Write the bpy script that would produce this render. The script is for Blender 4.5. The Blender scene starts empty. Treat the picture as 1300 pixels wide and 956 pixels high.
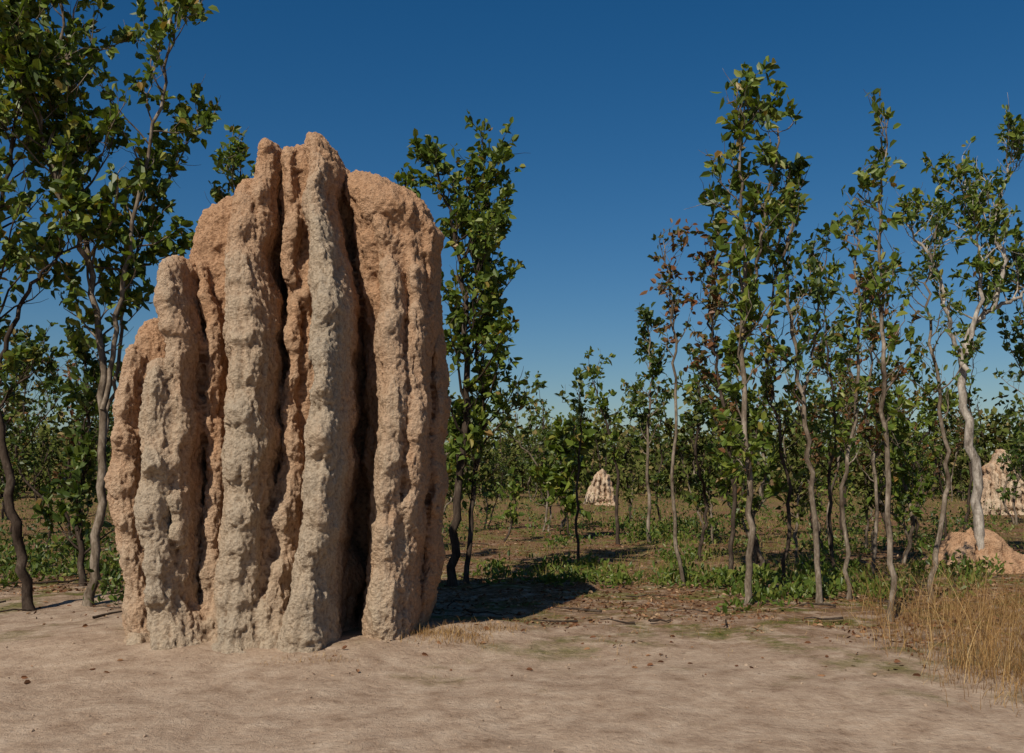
import bpy, math, random, bmesh
import numpy as np
from mathutils import noise, Vector

SEED=7
random.seed(SEED); rng=np.random.default_rng(SEED)
F=1264.0; CH=1.6; HZ=597.0
def W(px,py,d): return np.array([(px-650.0)/F*d, d, CH-(py-HZ)/F*d])
def DG(py): return CH*F/(py-HZ)          # ground distance for a surveyed row

# ------------------------------------------------------------------ helpers
def vnoise(x,y,seed=0.0):
    xi=np.floor(x); yi=np.floor(y); fx=x-xi; fy=y-yi
    fx=fx*fx*(3-2*fx); fy=fy*fy*(3-2*fy)
    def h(a,b):
        v=np.sin(a*127.1+b*311.7+seed*74.7)*43758.5453
        return v-np.floor(v)
    return (h(xi,yi)*(1-fx)+h(xi+1,yi)*fx)*(1-fy)+(h(xi,yi+1)*(1-fx)+h(xi+1,yi+1)*fx)*fy
def fbm(x,y,seed=0,oct=4):
    s=0;a=.5
    for i in range(oct):
        s=s+a*vnoise(x*2**i,y*2**i,seed+i*3.1); a*=.5
    return s/(1-.5**oct)
def gz(x,y):
    x=np.asarray(x,float); y=np.asarray(y,float)
    z=(fbm(x*0.35,y*0.35,1)-.5)*0.12+(fbm(x*2.2,y*2.2,5,5)-.5)*0.06*np.clip(1.3-y/60,0,1)
    r=np.hypot((x+2.1)/2.0,(y-9.6)/1.3)
    z+=0.10*np.exp(-np.clip(r-.7,0,9)**2*3.0)
    return z

def mesh_quads(name,V,Q,mi,mats,smooth=None):
    me=bpy.data.meshes.new(name)
    V=np.asarray(V,np.float32); Q=np.asarray(Q,np.int32)
    me.vertices.add(len(V)); me.vertices.foreach_set('co',V.ravel())
    me.loops.add(Q.size); me.loops.foreach_set('vertex_index',Q.ravel())
    me.polygons.add(len(Q))
    me.polygons.foreach_set('loop_start',np.arange(0,Q.size,4,dtype=np.int32))
    me.polygons.foreach_set('loop_total',np.full(len(Q),4,np.int32))
    for m in mats: me.materials.append(m)
    if mi is not None: me.polygons.foreach_set('material_index',np.asarray(mi,np.int32))
    if smooth is None: smooth=np.ones(len(Q),bool)
    me.polygons.foreach_set('use_smooth',smooth)
    me.update(calc_edges=True); me.validate()
    return me
def add(name,me,loc=(0,0,0),rot=0,sc=1):
    o=bpy.data.objects.new(name,me); bpy.context.scene.collection.objects.link(o)
    o.location=loc; o.rotation_euler=(0,0,rot); o.scale=(sc,sc,sc); return o
def norm(a): return a/np.maximum(np.linalg.norm(a,axis=-1,keepdims=True),1e-9)

class B:
    def __init__(s): s.V=[];s.Q=[];s.M=[];s.S=[];s.n=0
    def put(s,V,Q,m,sm):
        s.V.append(V); s.Q.append(Q+s.n); s.M.append(np.full(len(Q),m)); s.S.append(np.full(len(Q),sm)); s.n+=len(V)
    def tube(s,P,R,n,m=0):
        P=np.asarray(P,float); R=np.asarray(R,float); k=len(P)
        T=np.gradient(P,axis=0); T=norm(T)
        mean=np.abs(T.mean(0)); ref=np.zeros(3); ref[int(np.argmin(mean))]=1
        U=norm(np.cross(T,ref)); Wv=np.cross(T,U)
        a=np.linspace(0,2*np.pi,n,endpoint=False)
        V=P[:,None]+R[:,None,None]*(np.cos(a)[None,:,None]*U[:,None]+np.sin(a)[None,:,None]*Wv[:,None])
        i=np.arange(k-1)[:,None]*n; j=np.arange(n)[None]; j2=(j+1)%n
        Q=np.stack([i+j,i+j2,i+n+j2,i+n+j],-1).reshape(-1,4)
        s.put(V.reshape(-1,3),Q,m,True)
    def leaves(s,P,D,L,wr,m):
        P=np.asarray(P);D=norm(np.asarray(D));L=np.asarray(L)[:,None]
        N=len(P)
        if N==0: return
        X=norm(np.cross(D,rng.normal(size=(N,3)))); Nn=np.cross(X,D)
        w=L*wr*rng.uniform(.8,1.2,(N,1)); f=0.25*w; dr=np.zeros((N,3)); dr[:,2]=-1
        base=P; tip=P+D*L+dr*L*0.12
        l1=P+D*L*.3-X*w*.5+Nn*f; l2=P+D*L*.68-X*w*.42+Nn*f
        r1=P+D*L*.3+X*w*.5+Nn*f; r2=P+D*L*.68+X*w*.42+Nn*f
        V=np.stack([base,l1,l2,tip,r2,r1],1).reshape(-1,3)
        i=np.arange(N)[:,None]*6
        Q=np.concatenate([i+np.array([0,3,2,1]),i+np.array([0,5,4,3])])
        s.put(V,Q,m,False)
    def flakes(s,P,L,m):
        N=len(P); D=norm(rng.normal(size=(N,3))); X=norm(np.cross(D,rng.normal(size=(N,3)))); L=L[:,None]
        V=np.stack([P,P+D*L*.5-X*L*.33,P+D*L,P+D*L*.5+X*L*.33],1).reshape(-1,3)
        s.put(V,np.arange(N*4).reshape(-1,4),m,False)
    def blades(s,P,H,Wd,lean,m):
        N=len(P); az=rng.uniform(0,2*np.pi,N); d=np.stack([np.cos(az),np.sin(az),0*az],1)
        a2=rng.uniform(0,2*np.pi,N); x=np.stack([np.cos(a2),np.sin(a2),0*az],1)
        rows=[]
        for t,wf in ((0,1),(.4,.9),(.75,.6),(1,.12)):
            c=P+d*(lean*H*t*t)[:,None]+np.array([0,0,1.])*(H*(t-.25*lean*t*t))[:,None]
            rows+= [c-x*(Wd*wf*.5)[:,None],c+x*(Wd*wf*.5)[:,None]]
        V=np.stack(rows,1).reshape(-1,3); i=np.arange(N)[:,None]*8
        Q=np.concatenate([i+np.array([0,1,3,2])+2*k for k in range(3)])
        s.put(V,Q,m,False)
    def mesh(s,name,mats):
        return mesh_quads(name,np.concatenate(s.V),np.concatenate(s.Q),np.concatenate(s.M),mats,np.concatenate(s.S))

# ------------------------------------------------------------------ materials
def newmat(name):
    m=bpy.data.materials.new(name); m.use_nodes=True; nt=m.node_tree
    for n in list(nt.nodes): nt.nodes.remove(n)
    out=nt.nodes.new('ShaderNodeOutputMaterial'); return m,nt,out
def nd(nt,t,**k):
    n=nt.nodes.new(t)
    for a,b in k.items():
        if a in n.inputs: n.inputs[a].default_value=b
        else: setattr(n,a,b)
    return n
def ramp(nt,fac,stops,interp='LINEAR'):
    r=nt.nodes.new('ShaderNodeValToRGB'); r.color_ramp.interpolation=interp
    e=r.color_ramp.elements
    while len(e)<len(stops): e.new(0.5)
    for k,(p,c) in zip(e,stops): k.position=p; k.color=(*c,1) if len(c)==3 else c
    nt.links.new(fac,r.inputs[0]); return r.outputs[0]
def mixc(nt,fac,a,b,bt='MIX'):
    n=nt.nodes.new('ShaderNodeMix'); n.data_type='RGBA'; n.blend_type=bt
    for s,v in ((n.inputs[0],fac),(n.inputs[6],a),(n.inputs[7],b)):
        if hasattr(v,'links') or hasattr(v,'is_linked'): nt.links.new(v,s)
        else: s.default_value=v if not isinstance(v,tuple) else (*v,1)
    return n.outputs[2]
def noi(nt,co,scale,detail=5,rough=.6):
    n=nd(nt,'ShaderNodeTexNoise',Scale=scale,Detail=detail,Roughness=rough)
    nt.links.new(co,n.inputs['Vector']); return n.outputs[0]

def leafmat(name,stops,trans=.3,rough=.45):
    m,nt,out=newmat(name)
    g=nd(nt,'ShaderNodeNewGeometry')
    col=ramp(nt,g.outputs['Random Per Island'],stops)
    if trans==0:
        p=nd(nt,'ShaderNodeBsdfDiffuse'); nt.links.new(col,p.inputs[0]); nt.links.new(p.outputs[0],out.inputs[0]); return m
    p=nd(nt,'ShaderNodeBsdfPrincipled',Roughness=rough); nt.links.new(col,p.inputs['Base Color'])
    p.inputs['Specular IOR Level'].default_value=.35
    t=nd(nt,'ShaderNodeBsdfTranslucent')
    c2=mixc(nt,1.0,col,(1.1,1.15,.4),'MULTIPLY'); nt.links.new(c2,t.inputs[0])
    mx=nd(nt,'ShaderNodeMixShader',Fac=trans)
    nt.links.new(p.outputs[0],mx.inputs[1]); nt.links.new(t.outputs[0],mx.inputs[2]); nt.links.new(mx.outputs[0],out.inputs[0])
    return m
LG=leafmat('leaf_green',[(0,(.05,.08,.012)),(.4,(.095,.14,.02)),(.8,(.16,.205,.03)),(.95,(.24,.235,.045)),(1,(.27,.15,.045))])
LD=leafmat('leaf_dark',[(0,(.03,.055,.011)),(.6,(.07,.105,.018)),(.93,(.13,.165,.028)),(1,(.22,.12,.04))])
LB=leafmat('leaf_rusty',[(0,(.055,.08,.018)),(.35,(.09,.10,.025)),(.6,(.15,.085,.035)),(1,(.2,.075,.03))])
LY=leafmat('leaf_young',[(0,(.055,.09,.014)),(.6,(.105,.15,.022)),(1,(.19,.20,.04))])
LF=leafmat('leaf_far',[(0,(.045,.058,.014)),(.6,(.08,.095,.023)),(.85,(.13,.13,.042)),(1,(.2,.14,.065))],0)
GR=leafmat('grass_mixed',[(0,(.07,.085,.018)),(.4,(.13,.14,.032)),(.7,(.22,.18,.06)),(1,(.33,.23,.10))],0)
GD=leafmat('grass_dry',[(0,(.13,.065,.022)),(.45,(.27,.145,.048)),(.8,(.40,.24,.09)),(1,(.54,.37,.17))],.2,.6)
LT=leafmat('litter',[(0,(.06,.028,.016)),(.4,(.15,.068,.036)),(.8,(.25,.135,.07)),(1,(.38,.26,.16))],.0,.8)

def barkmat(name,stops):
    m,nt,out=newmat(name)
    tc=nd(nt,'ShaderNodeTexCoord')
    mp=nd(nt,'ShaderNodeMapping'); mp.inputs['Scale'].default_value=(1,1,.35); nt.links.new(tc.outputs['Object'],mp.inputs[0])
    n=noi(nt,mp.outputs[0],9,4,.7)
    c=ramp(nt,n,stops)
    n2=noi(nt,mp.outputs[0],60,3,.7)
    c=mixc(nt,.6,c,ramp(nt,n2,[(.3,(.45,.42,.4)),(.65,(1.1,1.1,1.1))]),'MULTIPLY')
    p=nd(nt,'ShaderNodeBsdfDiffuse'); nt.links.new(c,p.inputs[0])
    nt.links.new(p.outputs[0],out.inputs[0]); return m
BK=barkmat('bark_grey',[(.32,(.06,.042,.03)),(.5,(.17,.135,.10)),(.7,(.36,.30,.24))])
BD=barkmat('bark_dark',[(.3,(.025,.018,.014)),(.55,(.07,.052,.04)),(.75,(.16,.13,.10))])
BW=barkmat('bark_white',[(.35,(.12,.10,.08)),(.5,(.34,.295,.25)),(.7,(.56,.51,.44))])

def moundmat(name,warm=0.0,y0=8.5,y1=9.3):
    m,nt,out=newmat(name)
    tc=nd(nt,'ShaderNodeTexCoord'); co=tc.outputs['Object']
    g=nd(nt,'ShaderNodeNewGeometry')
    big=noi(nt,co,1.3,4,.65)
    mp=nd(nt,'ShaderNodeMapping'); mp.inputs['Scale'].default_value=(1,1,.2); nt.links.new(co,mp.inputs[0])
    st=noi(nt,mp.outputs[0],6.5,5,.7)
    sep=nd(nt,'ShaderNodeSeparateXYZ'); nt.links.new(co,sep.inputs[0])
    mr=nd(nt,'ShaderNodeMapRange'); mr.inputs['From Min'].default_value=y0; mr.inputs['From Max'].default_value=y1
    nt.links.new(sep.outputs[1],mr.inputs[0])
    a=nd(nt,'ShaderNodeMath',operation='ADD'); nt.links.new(mr.outputs[0],a.inputs[0]); nt.links.new(big,a.inputs[1])
    a2=nd(nt,'ShaderNodeMath',operation='ADD'); nt.links.new(a.outputs[0],a2.inputs[0]); nt.links.new(st,a2.inputs[1])
    a3=nd(nt,'ShaderNodeMath',operation='MULTIPLY'); nt.links.new(a2.outputs[0],a3.inputs[0]); a3.inputs[1].default_value=.5
    col=ramp(nt,a3.outputs[0],[(.38-warm,(.47,.395,.305)),(.58-warm,(.54,.43,.315)),(.78-warm,(.56,.395,.27)),(1.-warm,(.54,.33,.20))])
    fine=noi(nt,co,42,5,.8)
    col=mixc(nt,.8,col,ramp(nt,fine,[(.3,(.45,.39,.35)),(.47,(.92,.91,.9)),(.7,(1.15,1.13,1.1))]),'MULTIPLY')
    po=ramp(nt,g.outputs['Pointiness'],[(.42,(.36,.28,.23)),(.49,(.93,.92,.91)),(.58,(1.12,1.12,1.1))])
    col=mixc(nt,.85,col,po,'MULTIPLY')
    v=nd(nt,'ShaderNodeTexVoronoi',Scale=42.0); nt.links.new(co,v.inputs['Vector'])
    h=nd(nt,'ShaderNodeMath',operation='MULTIPLY_ADD'); nt.links.new(v.outputs['Distance'],h.inputs[0]); h.inputs[1].default_value=-.4; nt.links.new(fine,h.inputs[2])
    b=nd(nt,'ShaderNodeBump',Strength=1.0,Distance=.035); nt.links.new(h.outputs[0],b.inputs['Height'])
    p=nd(nt,'ShaderNodeBsdfDiffuse')
    nt.links.new(col,p.inputs[0]); nt.links.new(b.outputs[0],p.inputs['Normal'])
    nt.links.new(p.outputs[0],out.inputs[0]); return m
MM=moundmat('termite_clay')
def groundmat():
    m,nt,out=newmat('dry_ground')
    tc=nd(nt,'ShaderNodeTexCoord'); co=tc.outputs['Object']
    sep=nd(nt,'ShaderNodeSeparateXYZ'); nt.links.new(co,sep.inputs[0])
    mid=noi(nt,co,.9,7,.72); fine=noi(nt,co,16,5,.8); m2=noi(nt,co,3.4,5,.7)
    w=nd(nt,'ShaderNodeMath',operation='MULTIPLY_ADD'); nt.links.new(mid,w.inputs[0]); w.inputs[1].default_value=14.; nt.links.new(sep.outputs[1],w.inputs[2])
    w2=nd(nt,'ShaderNodeMath',operation='MULTIPLY_ADD'); nt.links.new(sep.outputs[0],w2.inputs[0]); w2.inputs[1].default_value=.34; nt.links.new(w.outputs[0],w2.inputs[2])
    mr=nd(nt,'ShaderNodeMapRange'); mr.inputs['From Min'].default_value=15.4; mr.inputs['From Max'].default_value=19.0; nt.links.new(w2.outputs[0],mr.inputs[0])
    sand=ramp(nt,m2,[(.3,(.25,.17,.115)),(.42,(.36,.26,.185)),(.55,(.44,.33,.24)),(.7,(.52,.405,.305))])
    sand=mixc(nt,.75,sand,ramp(nt,fine,[(.3,(.42,.36,.31)),(.42,(.9,.88,.87)),(.7,(1.12,1.11,1.09))]),'MULTIPLY')
    lit=ramp(nt,fine,[(.3,(.06,.03,.017)),(.45,(.145,.078,.043)),(.58,(.235,.14,.078)),(.7,(.36,.25,.16))])
    veg=ramp(nt,fine,[(.35,(.06,.065,.018)),(.5,(.125,.12,.033)),(.65,(.22,.18,.065))])
    lit2=mixc(nt,ramp(nt,mid,[(.49,(0,0,0)),(.58,(1,1,1))]),lit,veg)
    far=nd(nt,'ShaderNodeMapRange'); far.inputs['From Min'].default_value=12; far.inputs['From Max'].default_value=26; far.inputs['To Min'].default_value=.65; far.inputs['To Max'].default_value=.12
    nt.links.new(sep.outputs[1],far.inputs[0])
    pm=nd(nt,'ShaderNodeMath',operation='MULTIPLY'); nt.links.new(ramp(nt,m2,[(.50,(0,0,0)),(.62,(1,1,1))]),pm.inputs[0]); nt.links.new(far.outputs[0],pm.inputs[1])
    lit2=mixc(nt,pm.outputs[0],lit2,sand)
    col=mixc(nt,mr.outputs[0],sand,lit2)
    p=nd(nt,'ShaderNodeBsdfDiffuse'); nt.links.new(col,p.inputs[0])
    b=nd(nt,'ShaderNodeBump',Strength=.9,Distance=.04); nt.links.new(fine,b.inputs['Height'])
    nt.links.new(b.outputs[0],p.inputs['Normal']); nt.links.new(p.outputs[0],out.inputs[0]); return m
GM=groundmat()

# ------------------------------------------------------------------ ground
n=600
u=np.linspace(-1,1,n); xs=np.sign(u)*(np.abs(u)*9+ (np.exp(np.abs(u)*8)-1)*0.5)
v=np.linspace(0,1,n); ys=-14+v*40+(np.exp(v*8.2)-1)*0.55
X,Y=np.meshgrid(xs,ys); Z=gz(X,Y)
V=np.stack([X,Y,Z],-1).reshape(-1,3)
i=np.arange(n-1)[:,None]*n+np.arange(n-1)[None]
Q=np.stack([i,i+1,i+n+1,i+n],-1).reshape(-1,4)
add('ground',mesh_quads('ground',V,Q,None,[GM]))

# ------------------------------------------------------------------ termite mounds
def build_mound(name,cols,voxel,amp,mat,smooth=2):
    VV=[];FF=[];n0=0
    K=22
    for ci,(ctrl,bdepth,zb) in enumerate(cols):
        c=np.array(ctrl,float); c=c[np.argsort(c[:,1])]
        zt=c[-1,1]; zs=np.arange(zb,zt-.001,.04); zs=np.sort(np.append(zs,[zt-.02,zt-.005]))
        x=np.interp(zs,c[:,1],c[:,0]); hw=np.interp(zs,c[:,1],c[:,2]); yf=np.interp(zs,c[:,1],c[:,3])
        nz=np.array([noise.noise(Vector((ci*7.3,0,z*2.3))) for z in zs]); nz2=np.array([noise.noise(Vector((ci*3.3,9,z*2.1))) for z in zs])
        nz3=np.array([noise.noise(Vector((ci*5.3,19,z*4.5))) for z in zs])
        hw=hw*(1+.26*nz+.18*nz3); x=x+.06*amp*nz2; yf=yf+.11*amp*nz3+.05*amp*nz
        R=np.minimum(hw[-1]*1.6+.03,.5); h=np.clip((zt-zs)/R,0,1); top=np.sqrt(np.clip(1-(1-h)**2,0.001,1))
        b=bdepth*(.35+.65*top); cy=yf+bdepth
        a=np.linspace(0,2*np.pi,K,endpoint=False); ca=np.cos(a);sa=np.sin(a)
        ex=np.sign(ca)*np.abs(ca)**.8; ey=np.sign(sa)*np.abs(sa)**.8
        V=np.stack([x[:,None]+(hw*top)[:,None]*ex, cy[:,None]+b[:,None]*ey, np.repeat(zs[:,None],K,1)],-1).reshape(-1,3)
        VV.append(V); m=len(zs)
        for r in range(m-1):
            for k in range(K):
                k2=(k+1)%K; FF.append((n0+r*K+k,n0+r*K+k2,n0+(r+1)*K+k2,n0+(r+1)*K+k))
        FF.append(tuple(n0+k for k in range(K))[::-1]); FF.append(tuple(n0+(m-1)*K+k for k in range(K)))
        n0+=len(V)
    me=bpy.data.meshes.new('tmp'); me.from_pydata(np.concatenate(VV).tolist(),[],FF)
    o=bpy.data.objects.new('tmp',me); bpy.context.scene.collection.objects.link(o)
    r=o.modifiers.new('r','REMESH'); r.mode='VOXEL'; r.voxel_size=voxel
    s=o.modifiers.new('s','SMOOTH'); s.iterations=smooth; s.factor=.6
    dg=bpy.context.evaluated_depsgraph_get(); me2=bpy.data.meshes.new_from_object(o.evaluated_get(dg))
    bpy.data.objects.remove(o)
    N=len(me2.vertices); co=np.empty(N*3,np.float32); me2.vertices.foreach_get('co',co); co=co.reshape(-1,3)
    no=np.empty(N*3,np.float32); me2.vertex_normals.foreach_get('vector',no); no=no.reshape(-1,3)
    d=np.empty(N); nn=noise.noise; V3=Vector
    for i in range(N):
        x,y,z=map(float,co[i])
        a=nn(V3((x*2.6,y*2.6,z*1.5)))
        b=nn(V3((x*6,y*6,z*4+3)))
        c=nn(V3((x*16,y*16,z*11)))
        e=nn(V3((x*36,y*36,z*30)))
        s=nn(V3((x*12+5,y*12,z*1.3)))
        d[i]=.035*a+.045*(.2-abs(b))+.022*c+.016*e+.024*s-.045*max(0,c-.25)*(1+b)
    co=co+no*(d*amp)[:,None]
    me2.vertices.foreach_set('co',co.astype(np.float32).ravel())
    me2.materials.clear(); me2.materials.append(mat)
    me2.polygons.foreach_set('use_smooth',np.ones(len(me2.polygons),bool))
    me2.update(); me2.name=name; print(name,N)
    return me2
def PX(rows):
    out=[]
    for px,py,hw,yf in rows:
        w=W(px,py,yf+.12); out.append((w[0],w[2],hw/F*(yf+.12),yf))
    return out
zb=-.25
cols=[
 # recessed panels (core)
 (PX([(284,242,30,9.5),(282,290,48,9.45),(278,380,54,9.45),(272,500,70,9.6),(262,700,80,9.5),(265,830,88,9.0)]),.58,zb),
 (PX([(378,178,24,9.4),(388,230,38,9.3),(390,400,36,9.28),(388,620,42,9.2),(380,830,70,8.9)]),.7,zb),
 (PX([(450,208,24,9.4),(470,228,48,9.3),(492,258,56,9.22),(496,400,42,9.28),(500,600,40,9.3),(496,740,38,9.3),(484,830,42,9.15)]),.62,zb),
 (PX([(430,204,20,9.5),(440,300,40,9.75),(450,600,60,9.95),(450,830,60,9.85)]),.45,zb),
 (PX([(345,300,16,9.9),(345,830,30,9.85)]),.4,zb),
 (PX([(190,400,12,9.4),(186,440,28,9.3),(180,500,36,9.25),(176,600,40,9.2),(186,700,36,9.15),(203,830,40,9.0)]),.5,zb),
 # left flank ridges
 (PX([(172,432,12,9.2),(163,500,20,9.05),(156,580,22,8.98),(156,650,21,8.92),(172,740,20,8.88),(186,830,28,8.82)]),.5,zb),
 (PX([(203,452,10,8.75),(198,500,20,8.66),(194,580,22,8.56),(194,660,21,8.52),(200,740,20,8.5),(214,830,30,8.46)]),.38,zb),
 (PX([(216,320,15,9.0),(219,380,22,8.84),(222,450,19,8.74),(226,560,15,8.72),(230,680,14,8.72),(232,760,14,8.72),(234,830,22,8.68)]),.55,zb),
 (PX([(262,330,6,9.4),(268,400,10,9.2),(270,500,12,9.1),(272,640,12,9.02),(270,740,15,8.9),(266,830,24,8.72)]),.35,zb),
 # second ridge
 (PX([(312,222,12,9.3),(306,290,24,8.98),(306,360,30,8.76),(309,460,31,8.62),(309,560,30,8.54),(305,640,28,8.54),(298,740,30,8.52),(296,830,42,8.44)]),.6,zb),
 (PX([(342,172,10,9.35),(338,220,17,9.2),(328,280,15,9.1),(322,350,8,9.1)]),.45,2.0),
 # faint ribs of the middle panel
 (PX([(366,182,10,9.3),(371,260,12,9.2),(375,400,11,9.16),(372,500,13,9.08),(366,620,17,8.9),(354,740,20,8.78),(342,830,34,8.5)]),.5,zb),
 (PX([(338,590,8,9.1),(338,660,18,8.88),(334,740,20,8.75),(330,830,30,8.5)]),.45,zb),
 # main central ridge
 (PX([(397,160,15,9.15),(402,200,20,8.96),(405,280,20,8.7),(411,370,22,8.5),(413,470,24,8.34),(408,560,24,8.28),(401,660,24,8.28),(392,740,25,8.3),(384,830,42,8.28)]),.72,zb),
 # right ridges
 (PX([(480,250,10,9.28),(492,310,14,9.12),(499,400,19,8.95),(497,500,22,8.82),(491,600,21,8.76),(487,700,20,8.74),(487,830,30,8.7)]),.5,zb),
 (PX([(522,300,10,9.25),(527,380,13,9.12),(527,460,15,9.0),(524,560,17,8.95),(519,640,19,8.94),(512,720,19,8.96),(502,830,22,9.0)]),.5,zb),
 (PX([(524,260,20,9.35),(538,290,17,9.35),(545,335,8,9.45)]),.45,2.9),
 (PX([(549,300,6,9.75),(550,400,7,9.8),(554,520,10,9.6),(550,640,10,9.55),(540,740,10,9.5),(524,820,10,9.5)]),.4,zb),
 # foot lumps
 (PX([(230,760,16,8.72),(226,830,38,8.5)]),.5,zb),
 (PX([(335,740,14,8.8),(340,830,36,8.45)]),.5,zb),
 (PX([(188,790,10,8.9),(178,830,30,8.65)]),.4,zb),
 (PX([(300,800,26,8.5),(300,832,52,8.35)]),.4,zb),
]
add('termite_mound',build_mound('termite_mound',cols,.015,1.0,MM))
def small_cols(n,w,h,d,seed):
    r=random.Random(seed); out=[]
    out.append(([(0,h*.8,w*.2,-d*.2),(0,h*.4,w*.36,-d*.3),(0,0,w*.45,-d*.4)],d*.5,-.3))
    for i in range(n):
        x=(i/(n-1)-.5)*w*.85; hh=h*(1-abs(x/w)**1.4*1.3)*r.uniform(.65,1)
        out.append(([(x*.8,hh,w*.045,-d*.4),(x,hh*.5,w*.06,-d*.6),(x*1.1,0,w*.09,-d*.75)],d*.5,-.3))
    return out
MMF=moundmat('termite_clay_far',-.12,-1.5,.5)
def far_mound(px,w,h,seed,d):
    x=(px-650)/F*d
    m=build_mound('termite_mound_far',small_cols(6,w,h,w*.5,seed),.04,1.5,MMF,1)
    add('termite_mound',m,(x,d,float(gz(x,d))),random.Random(seed).uniform(-.3,.3))
far_mound(763,1.4,2.0,3,46)
far_mound(1270,1.6,2.5,5,36)
# collapsed mound rubble
r=random.Random(4); rc=[]
for i in range(18):
    a=r.uniform(-1,1); x=a*.85; hh=.68*(1-abs(a)**1.6)*r.uniform(.75,1.05)+.08
    rc.append(([(x*.8,hh,.10,-.1+r.uniform(-.15,.15)),(x,hh*.5,.22,-.25),(x*1.05,0,.28,-.4)],.4,-.2))
m=build_mound('collapsed_termite_mound',rc,.03,1.2,moundmat('termite_clay_red',.15,-1.5,.5),1)
d=15.6; x=(1248-650)/F*d
add('collapsed_termite_mound',m,(x,d,float(gz(x,d))-.02))

# ------------------------------------------------------------------ trees
def catmull(P,m=6):
    P=np.asarray(P,float); Q=np.vstack([2*P[0]-P[1],P,2*P[-1]-P[-2]]); out=[]
    for i in range(1,len(Q)-2):
        for t in np.linspace(0,1,m,endpoint=False):
            a,b,c,d=Q[i-1:i+3]
            out.append(.5*((2*b)+(c-a)*t+(2*a-5*b+4*c-d)*t*t+(3*b-a-3*c+d)*t**3))
    out.append(Q[-2]); return np.array(out)
def limb(start,dirv,length,seg,wob,up):
    P=[start]; d=norm(dirv)
    for k in range(seg):
        d=norm(d+rng.normal(0,wob,3)+np.array([0,0,up])); P.append(P[-1]+d*length/seg)
    return np.array(P)
def tree(stems,leafn=8,leafL=.12,leafw=.5,name='t',mats=None,twigl=.32,dens=5,up=.18):
    b=B(); LP=[];LDr=[]
    for st in stems:
        ctrl,r0,t0,nb,cw=st[:5]; r0=r0*.72
        P=catmull(ctrl,7); P[1:-1]+=rng.normal(0,.022,P[1:-1].shape)*np.array([1,1,.3])
        s=np.linspace(0,1,len(P)); R=r0*(1-s)**.85+.006
        if len(st)<6: R[0]*=1.35
        b.tube(P,R,7)
        T=norm(np.gradient(P,axis=0))
        for k in range(nb):
            t=t0+(1-t0)*((k+rng.random())/nb)
            i=min(int(t*(len(P)-1)),len(P)-2); p0=P[i]+(P[i+1]-P[i])*rng.random()
            rt=(t-t0)/(1-t0+1e-6); prof=(.55+.6*math.sin(math.pi*min(1,rt*.8+.12)))*(1-rt*.35)
            L=cw*prof*rng.choice([.35,.7,1.0,1.35])*rng.uniform(.8,1.1)
            az=rng.uniform(0,6.28); el=rng.uniform(.15,1.05)
            dv=np.array([math.cos(az)*math.cos(el),math.sin(az)*math.cos(el),math.sin(el)])+T[i]*.25
            q=limb(p0,dv,L,5,.24,up)
            rr=min(R[i]*.5,.010+.012*L); b.tube(q,np.linspace(rr,.004,6),4)
            nt_=max(2,int(dens*L/ .8+1.5))
            for j in range(nt_):
                tt=.3+.7*(j+rng.random())/nt_; ii=min(int(tt*5),4); p=q[ii]+(q[ii+1]-q[ii])*(tt*5-ii)
                if j==nt_-1: p=q[-1]
                dv2=norm(q[-1]-q[0])*.6+rng.normal(0,.65,3)+np.array([0,0,.35])
                tw=limb(p,dv2,twigl*rng.uniform(.5,1.2),3,.2,.12); b.tube(tw,np.linspace(.005,.002,4),3)
                m=int(leafn*rng.choice([0,.5,1,1.8])*rng.uniform(.8,1.2))
                if m<1: continue
                f=rng.uniform(.25,1.0,m)*3; fi=np.minimum(f.astype(int),2)
                pp=tw[fi]+(tw[fi+1]-tw[fi])*(f-fi)[:,None]
                LP.append(pp+rng.normal(0,.025,(m,3))); LDr.append(norm(tw[-1]-tw[0])*.55+rng.normal(0,.75,(m,3))+np.array([0,0,.1]))
        m=leafn*2; LP.append(P[-1]+rng.normal(0,.06,(m,3))); LDr.append(rng.normal(0,.6,(m,3))+np.array([0,0,.6]))
    LP=np.concatenate(LP); LDr=np.concatenate(LDr)
    b.leaves(LP,LDr,leafL*rng.uniform(.6,1.25,len(LP)),leafw,1)
    return b.mesh(name,mats or [BK,LG])
def path(rows,d,dy=0.0,k=None):
    out=[]
    for i,(px,py) in enumerate(rows):
        w=W(px,py,d+dy*i/(len(rows)-1))
        if i==0 and k is None: w[2]=float(gz(w[0],w[1]))-.05
        out.append(w)
    return out
def ET(me): return add('eucalyptus_tree',me)

ET(tree([(path([(950,772),(953,650),(945,480),(945,330),(940,200),(945,118)],11.7,.4),.055,.22,42,.62),
         (path([(945,420),(965,300),(985,180),(975,150)],11.8,.3,1),.022,.25,12,.4,1)],9,.14,.52,'euc_a'))
ET(tree([(path([(1040,772),(1032,640),(1018,500),(1000,370),(1003,280),(1012,225)],11.9,.5),.045,.32,24,.5),
         (path([(1018,500),(1035,440),(1040,350),(1030,320)],12.2,.3,1),.02,.2,10,.4,1)],8,.13,.5,'euc_b',[BK,LD]))
ET(tree([(path([(1132,790),(1130,680),(1124,520),(1120,380),(1118,260),(1128,150)],10.5,.3),.042,.36,26,.45)],6,.12,.5,'euc_c',[BK,LG]))
ET(tree([(path([(1178,772),(1192,680),(1203,590),(1185,470),(1178,360),(1190,280)],12.0,.8),.045,.48,18,.55),
         ],7,.10,.45,'euc_d',[BK,LD]))
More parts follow.
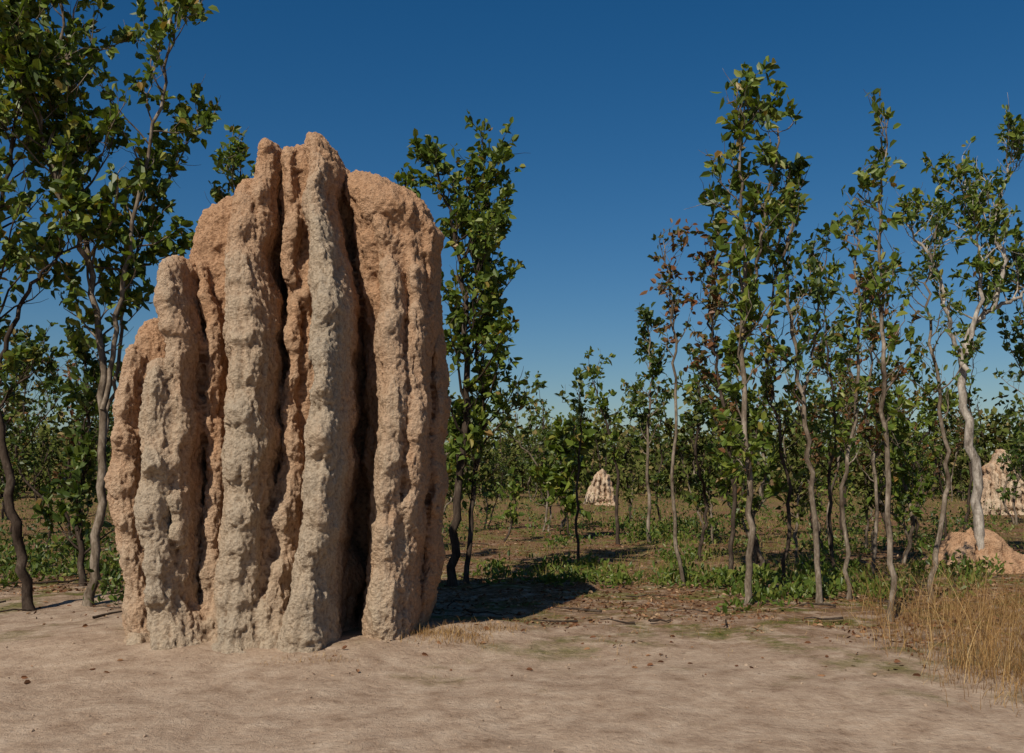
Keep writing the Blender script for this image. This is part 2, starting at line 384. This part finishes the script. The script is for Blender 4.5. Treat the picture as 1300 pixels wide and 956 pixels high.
ET(tree([(path([(1245,705),(1238,600),(1222,490),(1232,420),(1258,395),(1300,372),(1340,330)],15.5,.5),.11,.4,18,.8),
         (path([(1228,470),(1205,410),(1185,330),(1160,300),(1150,260)],15.5,.3,1),.05,.3,18,.6,1),
         (path([(1228,450),(1240,400),(1245,330),(1228,280),(1222,215)],15.4,.3,1),.05,.35,20,.65,1),
         (path([(1258,396),(1275,330),(1262,290),(1280,215),(1292,185)],15.6,.3,1),.055,.25,22,.75,1)],10,.13,.45,'euc_e',[BW,LG]))
ET(tree([(path([(868,745),(856,650),(858,480),(852,380),(842,305)],13.8,.5),.035,.55,14,.4)],7,.12,.5,'euc_f',[BK,LB]))
ET(tree([(path([(925,742),(930,620),(912,480),(902,400),(905,330)],14,.6),.045,.3,28,.55)],8,.12,.5,'euc_g',[BD,LB]))
ET(tree([(path([(1078,765),(1070,620),(1092,470),(1086,330),(1090,270)],12.3,.6),.035,.3,22,.45)],6,.12,.5,'euc_h',[BK,LG]))
ET(tree([(path([(995,742),(1000,620),(975,470),(985,330),(1000,280)],13.8,.5),.035,.3,24,.55)],7,.12,.5,'euc_i',[BD,LG]))
ET(tree([(path([(1060,735),(1052,640),(1060,520),(1048,420),(1052,350)],14.8,.5),.035,.3,22,.55)],7,.13,.5,'euc_t',[BD,LG]))
ET(tree([(path([(1108,728),(1112,620),(1100,520),(1108,420),(1098,360)],15.2,.5),.035,.25,22,.55)],7,.13,.5,'euc_u',[BK,LB]))
ET(tree([(path([(825,690),(823,580),(826,480),(822,402)],21,.4),.05,.35,26,.62)],8,.15,.5,'euc_j',[BK,LD]))
ET(tree([(path([(785,690),(782,600),(765,520),(750,470)],21,.4),.05,.35,16,.5)],7,.15,.5,'euc_k',[BD,LG]))
ET(tree([(path([(1320,700),(1310,560),(1305,430),(1290,330)],17,.4),.06,.2,32,.9)],8,.14,.5,'euc_l',[BK,LD]))
ET(tree([(path([(735,712),(733,620),(738,540),(735,488)],17.5,.4),.03,.35,12,.4)],6,.14,.5,'euc_m',[BD,LD]))
ET(tree([(path([(574,748),(580,640),(592,500),(590,380),(575,280),(545,200)],13.6,.5),.085,.25,50,.95),
         (path([(592,745),(600,650),(612,520),(604,400),(612,280),(628,200)],13.9,.4),.05,.2,58,.85),
         (path([(560,600),(545,480),(525,360),(515,230)],13.8,.4,1),.035,.2,26,.6,1)],10,.13,.55,'euc_n',[BD,LG]))
ET(tree([(path([(112,770),(128,640),(130,480),(112,330),(95,180),(80,30),(70,-90)],11.8,.8),.075,.35,42,1.15),
         (path([(130,520),(150,400),(175,260),(205,120),(222,10),(228,-80)],12,.5,1),.04,.25,28,.7,1),
         (path([(128,560),(150,470),(165,350),(215,230),(255,150)],12.3,.8,1),.032,.35,26,.65,1),
         (path([(112,330),(70,230),(40,120),(10,10)],12.0,-.5,1),.04,.2,34,1.0,1)],10,.135,.6,'euc_o',[BK,LG]))
ET(tree([(path([(38,775),(22,680),(2,560),(-10,440),(-5,300),(20,150),(30,0)],11.3,.4),.08,.4,40,1.2),
         (path([(-2,470),(30,380),(75,325),(130,300)],11.4,.6,1),.035,.45,14,.6,1)],10,.14,.6,'euc_p',[BD,LG]))
ET(tree([(path([(105,765),(100,640),(112,540),(108,450)],13.5,.4),.06,.05,36,.7)],10,.14,.6,'euc_q',[BD,LD]))
ET(tree([(path([(-40,720),(-30,600),(10,500),(60,465)],15,.8),.05,.1,30,.85)],9,.14,.55,'euc_r',[BD,LD]))
ET(tree([(path([(285,700),(290,500),(300,300),(308,195)],15,.4),.06,.5,22,.6)],8,.13,.55,'euc_s',[BK,LG]))
ET(tree([(path([(722,686),(718,640),(714,600),(722,568)],22.5,.2),.03,.12,18,.75)],9,.24,.6,'sapling',[BD,LG])).name='broadleaf_sapling'
ET(tree([(path([(640,690),(655,650),(648,620)],22,.2),.03,.2,8,.5)],6,.18,.5,'sapling2',[BD,LG])).name='broadleaf_sapling'

variants=[]
for k in range(10):
    h=rng.uniform(3.4,6.0); lean=rng.normal(0,.5,(4,2))
    ctrl=[np.array([0,0,-.05])]+[np.array([lean[j,0]*(j+1)*.3,lean[j,1]*(j+1)*.3,h*(j+1)/4]) for j in range(4)]
    st=[(ctrl,rng.uniform(.045,.07),rng.uniform(.1,.35),24,rng.uniform(.5,.95))]
    if k%2: 
        c2=[np.array([.15,0,-.05])]+[np.array([.3+.25*j+rng.normal(0,.1),rng.normal(0,.2),h*.75*(j+1)/4]) for j in range(4)]
        st.append((c2,.04,.2,14,.6))
    variants.append(tree(st,7,.18,.5,'euc_mid_%d'%k,[BD if k%2==0 else BK,[LG,LD,LB,LD,LF][k%5]],dens=4))
pr=random.Random(12)
for px,pb,s in [(885,712,.95),(972,722,.9),(1012,716,.9),(1052,705,.9),(1100,700,1.0),(1148,716,.85),(1165,690,1.0),(1200,690,.7),
                (960,690,1.0),(1068,680,1.0),(903,690,.9),(1225,672,.9),(690,672,.9),(712,668,.85),(800,672,.85),(840,668,.85),(1030,680,1.1),(1130,684,1.0),(1290,668,1.0),
                (20,690,.9),(60,700,.8),(-30,680,1),(90,680,.95),(615,670,.85),(560,676,.9),(10,660,1.1),(100,650,1.2),(50,655,1.1)]:
    d=DG(pb)*pr.uniform(.97,1.03); x=(px-650)/F*d
    add('eucalyptus_tree',variants[pr.randrange(10)],(x,d,float(gz(x,d))),pr.uniform(0,6.28),s*pr.uniform(.7,1.05))
for k in range(125):
    d=26+54*pr.random()**.8; px=pr.uniform(-120,1420)
    if 560<px<880 and (d<40 or pr.random()<.3): continue
    if abs(px-763)<30 and d<50: continue
    if abs(px-1270)<34 and d<40: continue
    x=(px-650)/F*d
    add('eucalyptus_tree',variants[pr.randrange(10)],(x,d,float(gz(x,d))),pr.uniform(0,6.28),pr.uniform(.4,1.05))

b=B(); NT=1000
dd=55+260*rng.random(NT)**1.2; xx=rng.uniform(-.64,.64,NT)*dd
for k in range(NT):
    h=rng.uniform(2.0,6.3)*(1+dd[k]/700); x,y=xx[k],dd[k]; far=dd[k]>140
    p=np.array([[x,y,-.1],[x+rng.normal(0,.15),y,h*.45],[x+rng.normal(0,.3),y,h*.9]])
    b.tube(p,[.10,.07,.03],3,0)
    nc=8 if far else 12; m=11 if far else 19
    cx=rng.normal(0,.15*h,(nc,3)); cz=rng.uniform(.06,1.0,nc)*h
    C=np.stack([x+cx[:,0],y+cx[:,1],cz],1)
    LPp=np.repeat(C,m,0)+rng.normal(0,.32,(nc*m,3))
    b.flakes(LPp,rng.uniform(.25,.5,nc*m)*(1.7 if far else 1),1)
add('distant_woodland',b.mesh('distant_woodland',[BD,LF]))

# ------------------------------------------------------------------ undergrowth
def plants(px0,px1,py0,py1,n,hmin,hmax,b,th=.5):
    for k in range(n):
        py=rng.uniform(py0,py1); d=DG(py); px=rng.uniform(px0,px1); x=(px-650)/F*d
        if fbm(x*.7,d*.5,21,3)<th: continue
        z=float(gz(x,d)); m=rng.integers(8,26); h=rng.uniform(hmin,hmax)
        P=np.array([x,d,z])+rng.normal(0,.11,(m,3))*np.array([1,1,0])+np.stack([0*np.arange(m),0*np.arange(m),rng.uniform(0,h,m)],1)
        D=rng.normal(0,.6,(m,3))+np.array([0,0,.7]); b.leaves(P,D,rng.uniform(.06,.14,m),.4,0)
b=B()
plants(700,800,716,745,40,.04,.17,b,0); plants(820,1000,705,748,130,.05,.24,b,.43); plants(1000,1240,695,765,230,.05,.28,b,.40)
plants(1180,1300,708,735,60,.1,.3,b,.4); plants(780,900,668,690,80,.1,.35,b,.3); plants(600,690,705,745,24,.05,.22,b)
plants(0,175,700,760,80,.1,.35,b); plants(920,1010,755,778,18,.04,.13,b,0); plants(620,1300,650,700,150,.1,.3,b,.48)
add('undergrowth_plants',b.mesh('undergrowth_plants',[LY]))
b=B()
plants(550,1300,625,700,330,.2,.9,b,.45); plants(-60,170,640,775,220,.1,.6,b,.45)
add('low_shrubs',b.mesh('low_shrubs',[LD]))

b=B()
N=80000
d=14+80*rng.random(N)**1.4; x=rng.uniform(-.6,.6,N)*d
msk=fbm(x*.5,d*.35,3)>rng.uniform(.42,.60,N); x=x[msk];d=d[msk]
P=np.stack([x,d,gz(x,d)-.01],1); s=np.clip(d/28,.7,3)
b.blades(P,rng.uniform(.05,.24,len(x))*(1+.15*s),rng.uniform(.006,.012,len(x))*s,rng.uniform(.2,.9,len(x)),0)
add('meadow_grass',b.mesh('meadow_grass',[GR]))
b=B()
def tufts(cx,cy,sx,sy,nt,hm,hM,nb,spread):
    for k in range(nt):
        x0=cx+rng.uniform(-sx,sx); y0=cy+rng.uniform(-sy,sy); m=int(nb*rng.uniform(.5,1.4))
        x=x0+rng.normal(0,spread,m); y=y0+rng.normal(0,spread,m)
        b.blades(np.stack([x,y,gz(x,y)-.01],1),rng.uniform(hm,hM,m)*rng.uniform(.35,1,m),rng.uniform(.0025,.005,m),rng.uniform(.1,1.0,m),0)
tufts(4.1,8.2,.65,1.2,95,.15,1.1,18,.15)
tufts(3.75,7.0,.5,.8,44,.08,.5,15,.13)
tufts(4.8,10.6,1.1,1.1,60,.15,.95,17,.15)
tufts(-.62,8.95,.34,.24,34,.03,.13,42,.1)
tufts(-.3,9.4,.35,.2,14,.04,.14,32,.09)
tufts(-1.75,8.1,.42,.08,14,.02,.07,24,.08)
tufts(1.2,10.5,1.5,.9,30,.03,.09,12,.1)
tufts(-3.6,11.2,.6,.5,10,.05,.2,24,.1)
tufts(2.6,10.6,2.4,2.2,120,.03,.11,14,.12)
add('dry_grass',b.mesh('dry_grass',[GD]))
b=B(); N=60000
d=7.5+30*rng.random(N)**1.25; x=rng.uniform(-.6,.6,N)*d
edge=10.7-.3*x+3.8*(fbm(x*.8,d*.8,14)-.5)
pk=np.where(d>edge,.8,np.exp(-(edge-d)*1.1)*.35)*(fbm(x*.9,d*.9,8)>.42); m=rng.random(N)<pk; x=x[m];d=d[m]
P=np.stack([x,d,gz(x,d)+.01],1); D=rng.normal(0,1,(len(x),3)); D[:,2]*=.18
b.leaves(P,D,rng.uniform(.02,.075,len(x)),.45,0)
add('leaf_litter',b.mesh('leaf_litter',[LT]))
bm=bmesh.new(); bmesh.ops.create_icosphere(bm,subdivisions=1,radius=1)
bv=np.array([v.co[:] for v in bm.verts]); bf=[[v.index for v in f.verts] for f in bm.faces]; bm.free()
VV=[];FF=[]
for k in range(1800):
    y=5+12*rng.random(); x=rng.uniform(-.6,.6)*y; s=.003+.014*rng.random()**3
    v=bv*(1+rng.normal(0,.2,(len(bv),1)))*s*rng.uniform(.6,1.3,3)*np.array([1,1,.7])+np.array([x,y,float(gz(x,y))+s*.2])
    o=len(VV)*len(bv); VV.append(v); FF+= [[i+o for i in f] for f in bf]
me=bpy.data.meshes.new('grit'); me.from_pydata(np.concatenate(VV).tolist(),[],FF); me.materials.append(GM); add('ground_grit',me)
b=B()
for k in range(150):
    y=rng.uniform(10.0,24); x=rng.uniform(-.55,.6)*y; a=rng.uniform(0,6.28); L=rng.uniform(.15,1.0)
    q=limb(np.array([x,y,0]),np.array([math.cos(a),math.sin(a),0]),L,4,.18,0); q[:,2]=gz(q[:,0],q[:,1])+.02+np.abs(rng.normal(0,.02,5))
    b.tube(q,np.linspace(.014,.005,5)*rng.uniform(.5,1.3),5)
add('fallen_sticks',b.mesh('fallen_sticks',[BD]))

# ------------------------------------------------------------------ light, sky, camera
EL=math.radians(44); AZ=math.radians(207)
sd=Vector((math.sin(AZ)*math.cos(EL),math.cos(AZ)*math.cos(EL),math.sin(EL)))
sl=bpy.data.lights.new('sun','SUN'); sl.energy=4.8; sl.angle=math.radians(.5); sl.color=(1,.92,.79)
so=bpy.data.objects.new('sun',sl); bpy.context.scene.collection.objects.link(so)
so.rotation_euler=(-sd).to_track_quat('-Z','Y').to_euler(); so.location=(-6,-8,12)
w=bpy.data.worlds.new('World'); bpy.context.scene.world=w; w.use_nodes=True; nt=w.node_tree
bg=nt.nodes['Background']; sk=nt.nodes.new('ShaderNodeTexSky'); sk.sky_type='NISHITA'; sk.sun_disc=False
sk.sun_elevation=EL; sk.sun_rotation=AZ; sk.altitude=0; sk.air_density=1.0; sk.dust_density=.6; sk.ozone_density=4.0
hs=nt.nodes.new('ShaderNodeHueSaturation'); hs.inputs['Saturation'].default_value=1.35; hs.inputs['Hue'].default_value=.5
nt.links.new(sk.outputs[0],hs.inputs['Color']); nt.links.new(hs.outputs[0],bg.inputs[0]); bg.inputs[1].default_value=.06
cam=bpy.data.cameras.new('camera'); co=bpy.data.objects.new('camera',cam); bpy.context.scene.collection.objects.link(co)
co.location=(0,0,CH); co.rotation_euler=(math.radians(90),0,0); cam.sensor_width=36; cam.lens=36*F/1300; cam.shift_y=(HZ-478)/1300
cam.clip_start=.05; cam.clip_end=6000
bpy.context.scene.camera=co
sc=bpy.context.scene; sc.view_settings.view_transform='Standard'; sc.view_settings.look='None'; sc.view_settings.exposure=0
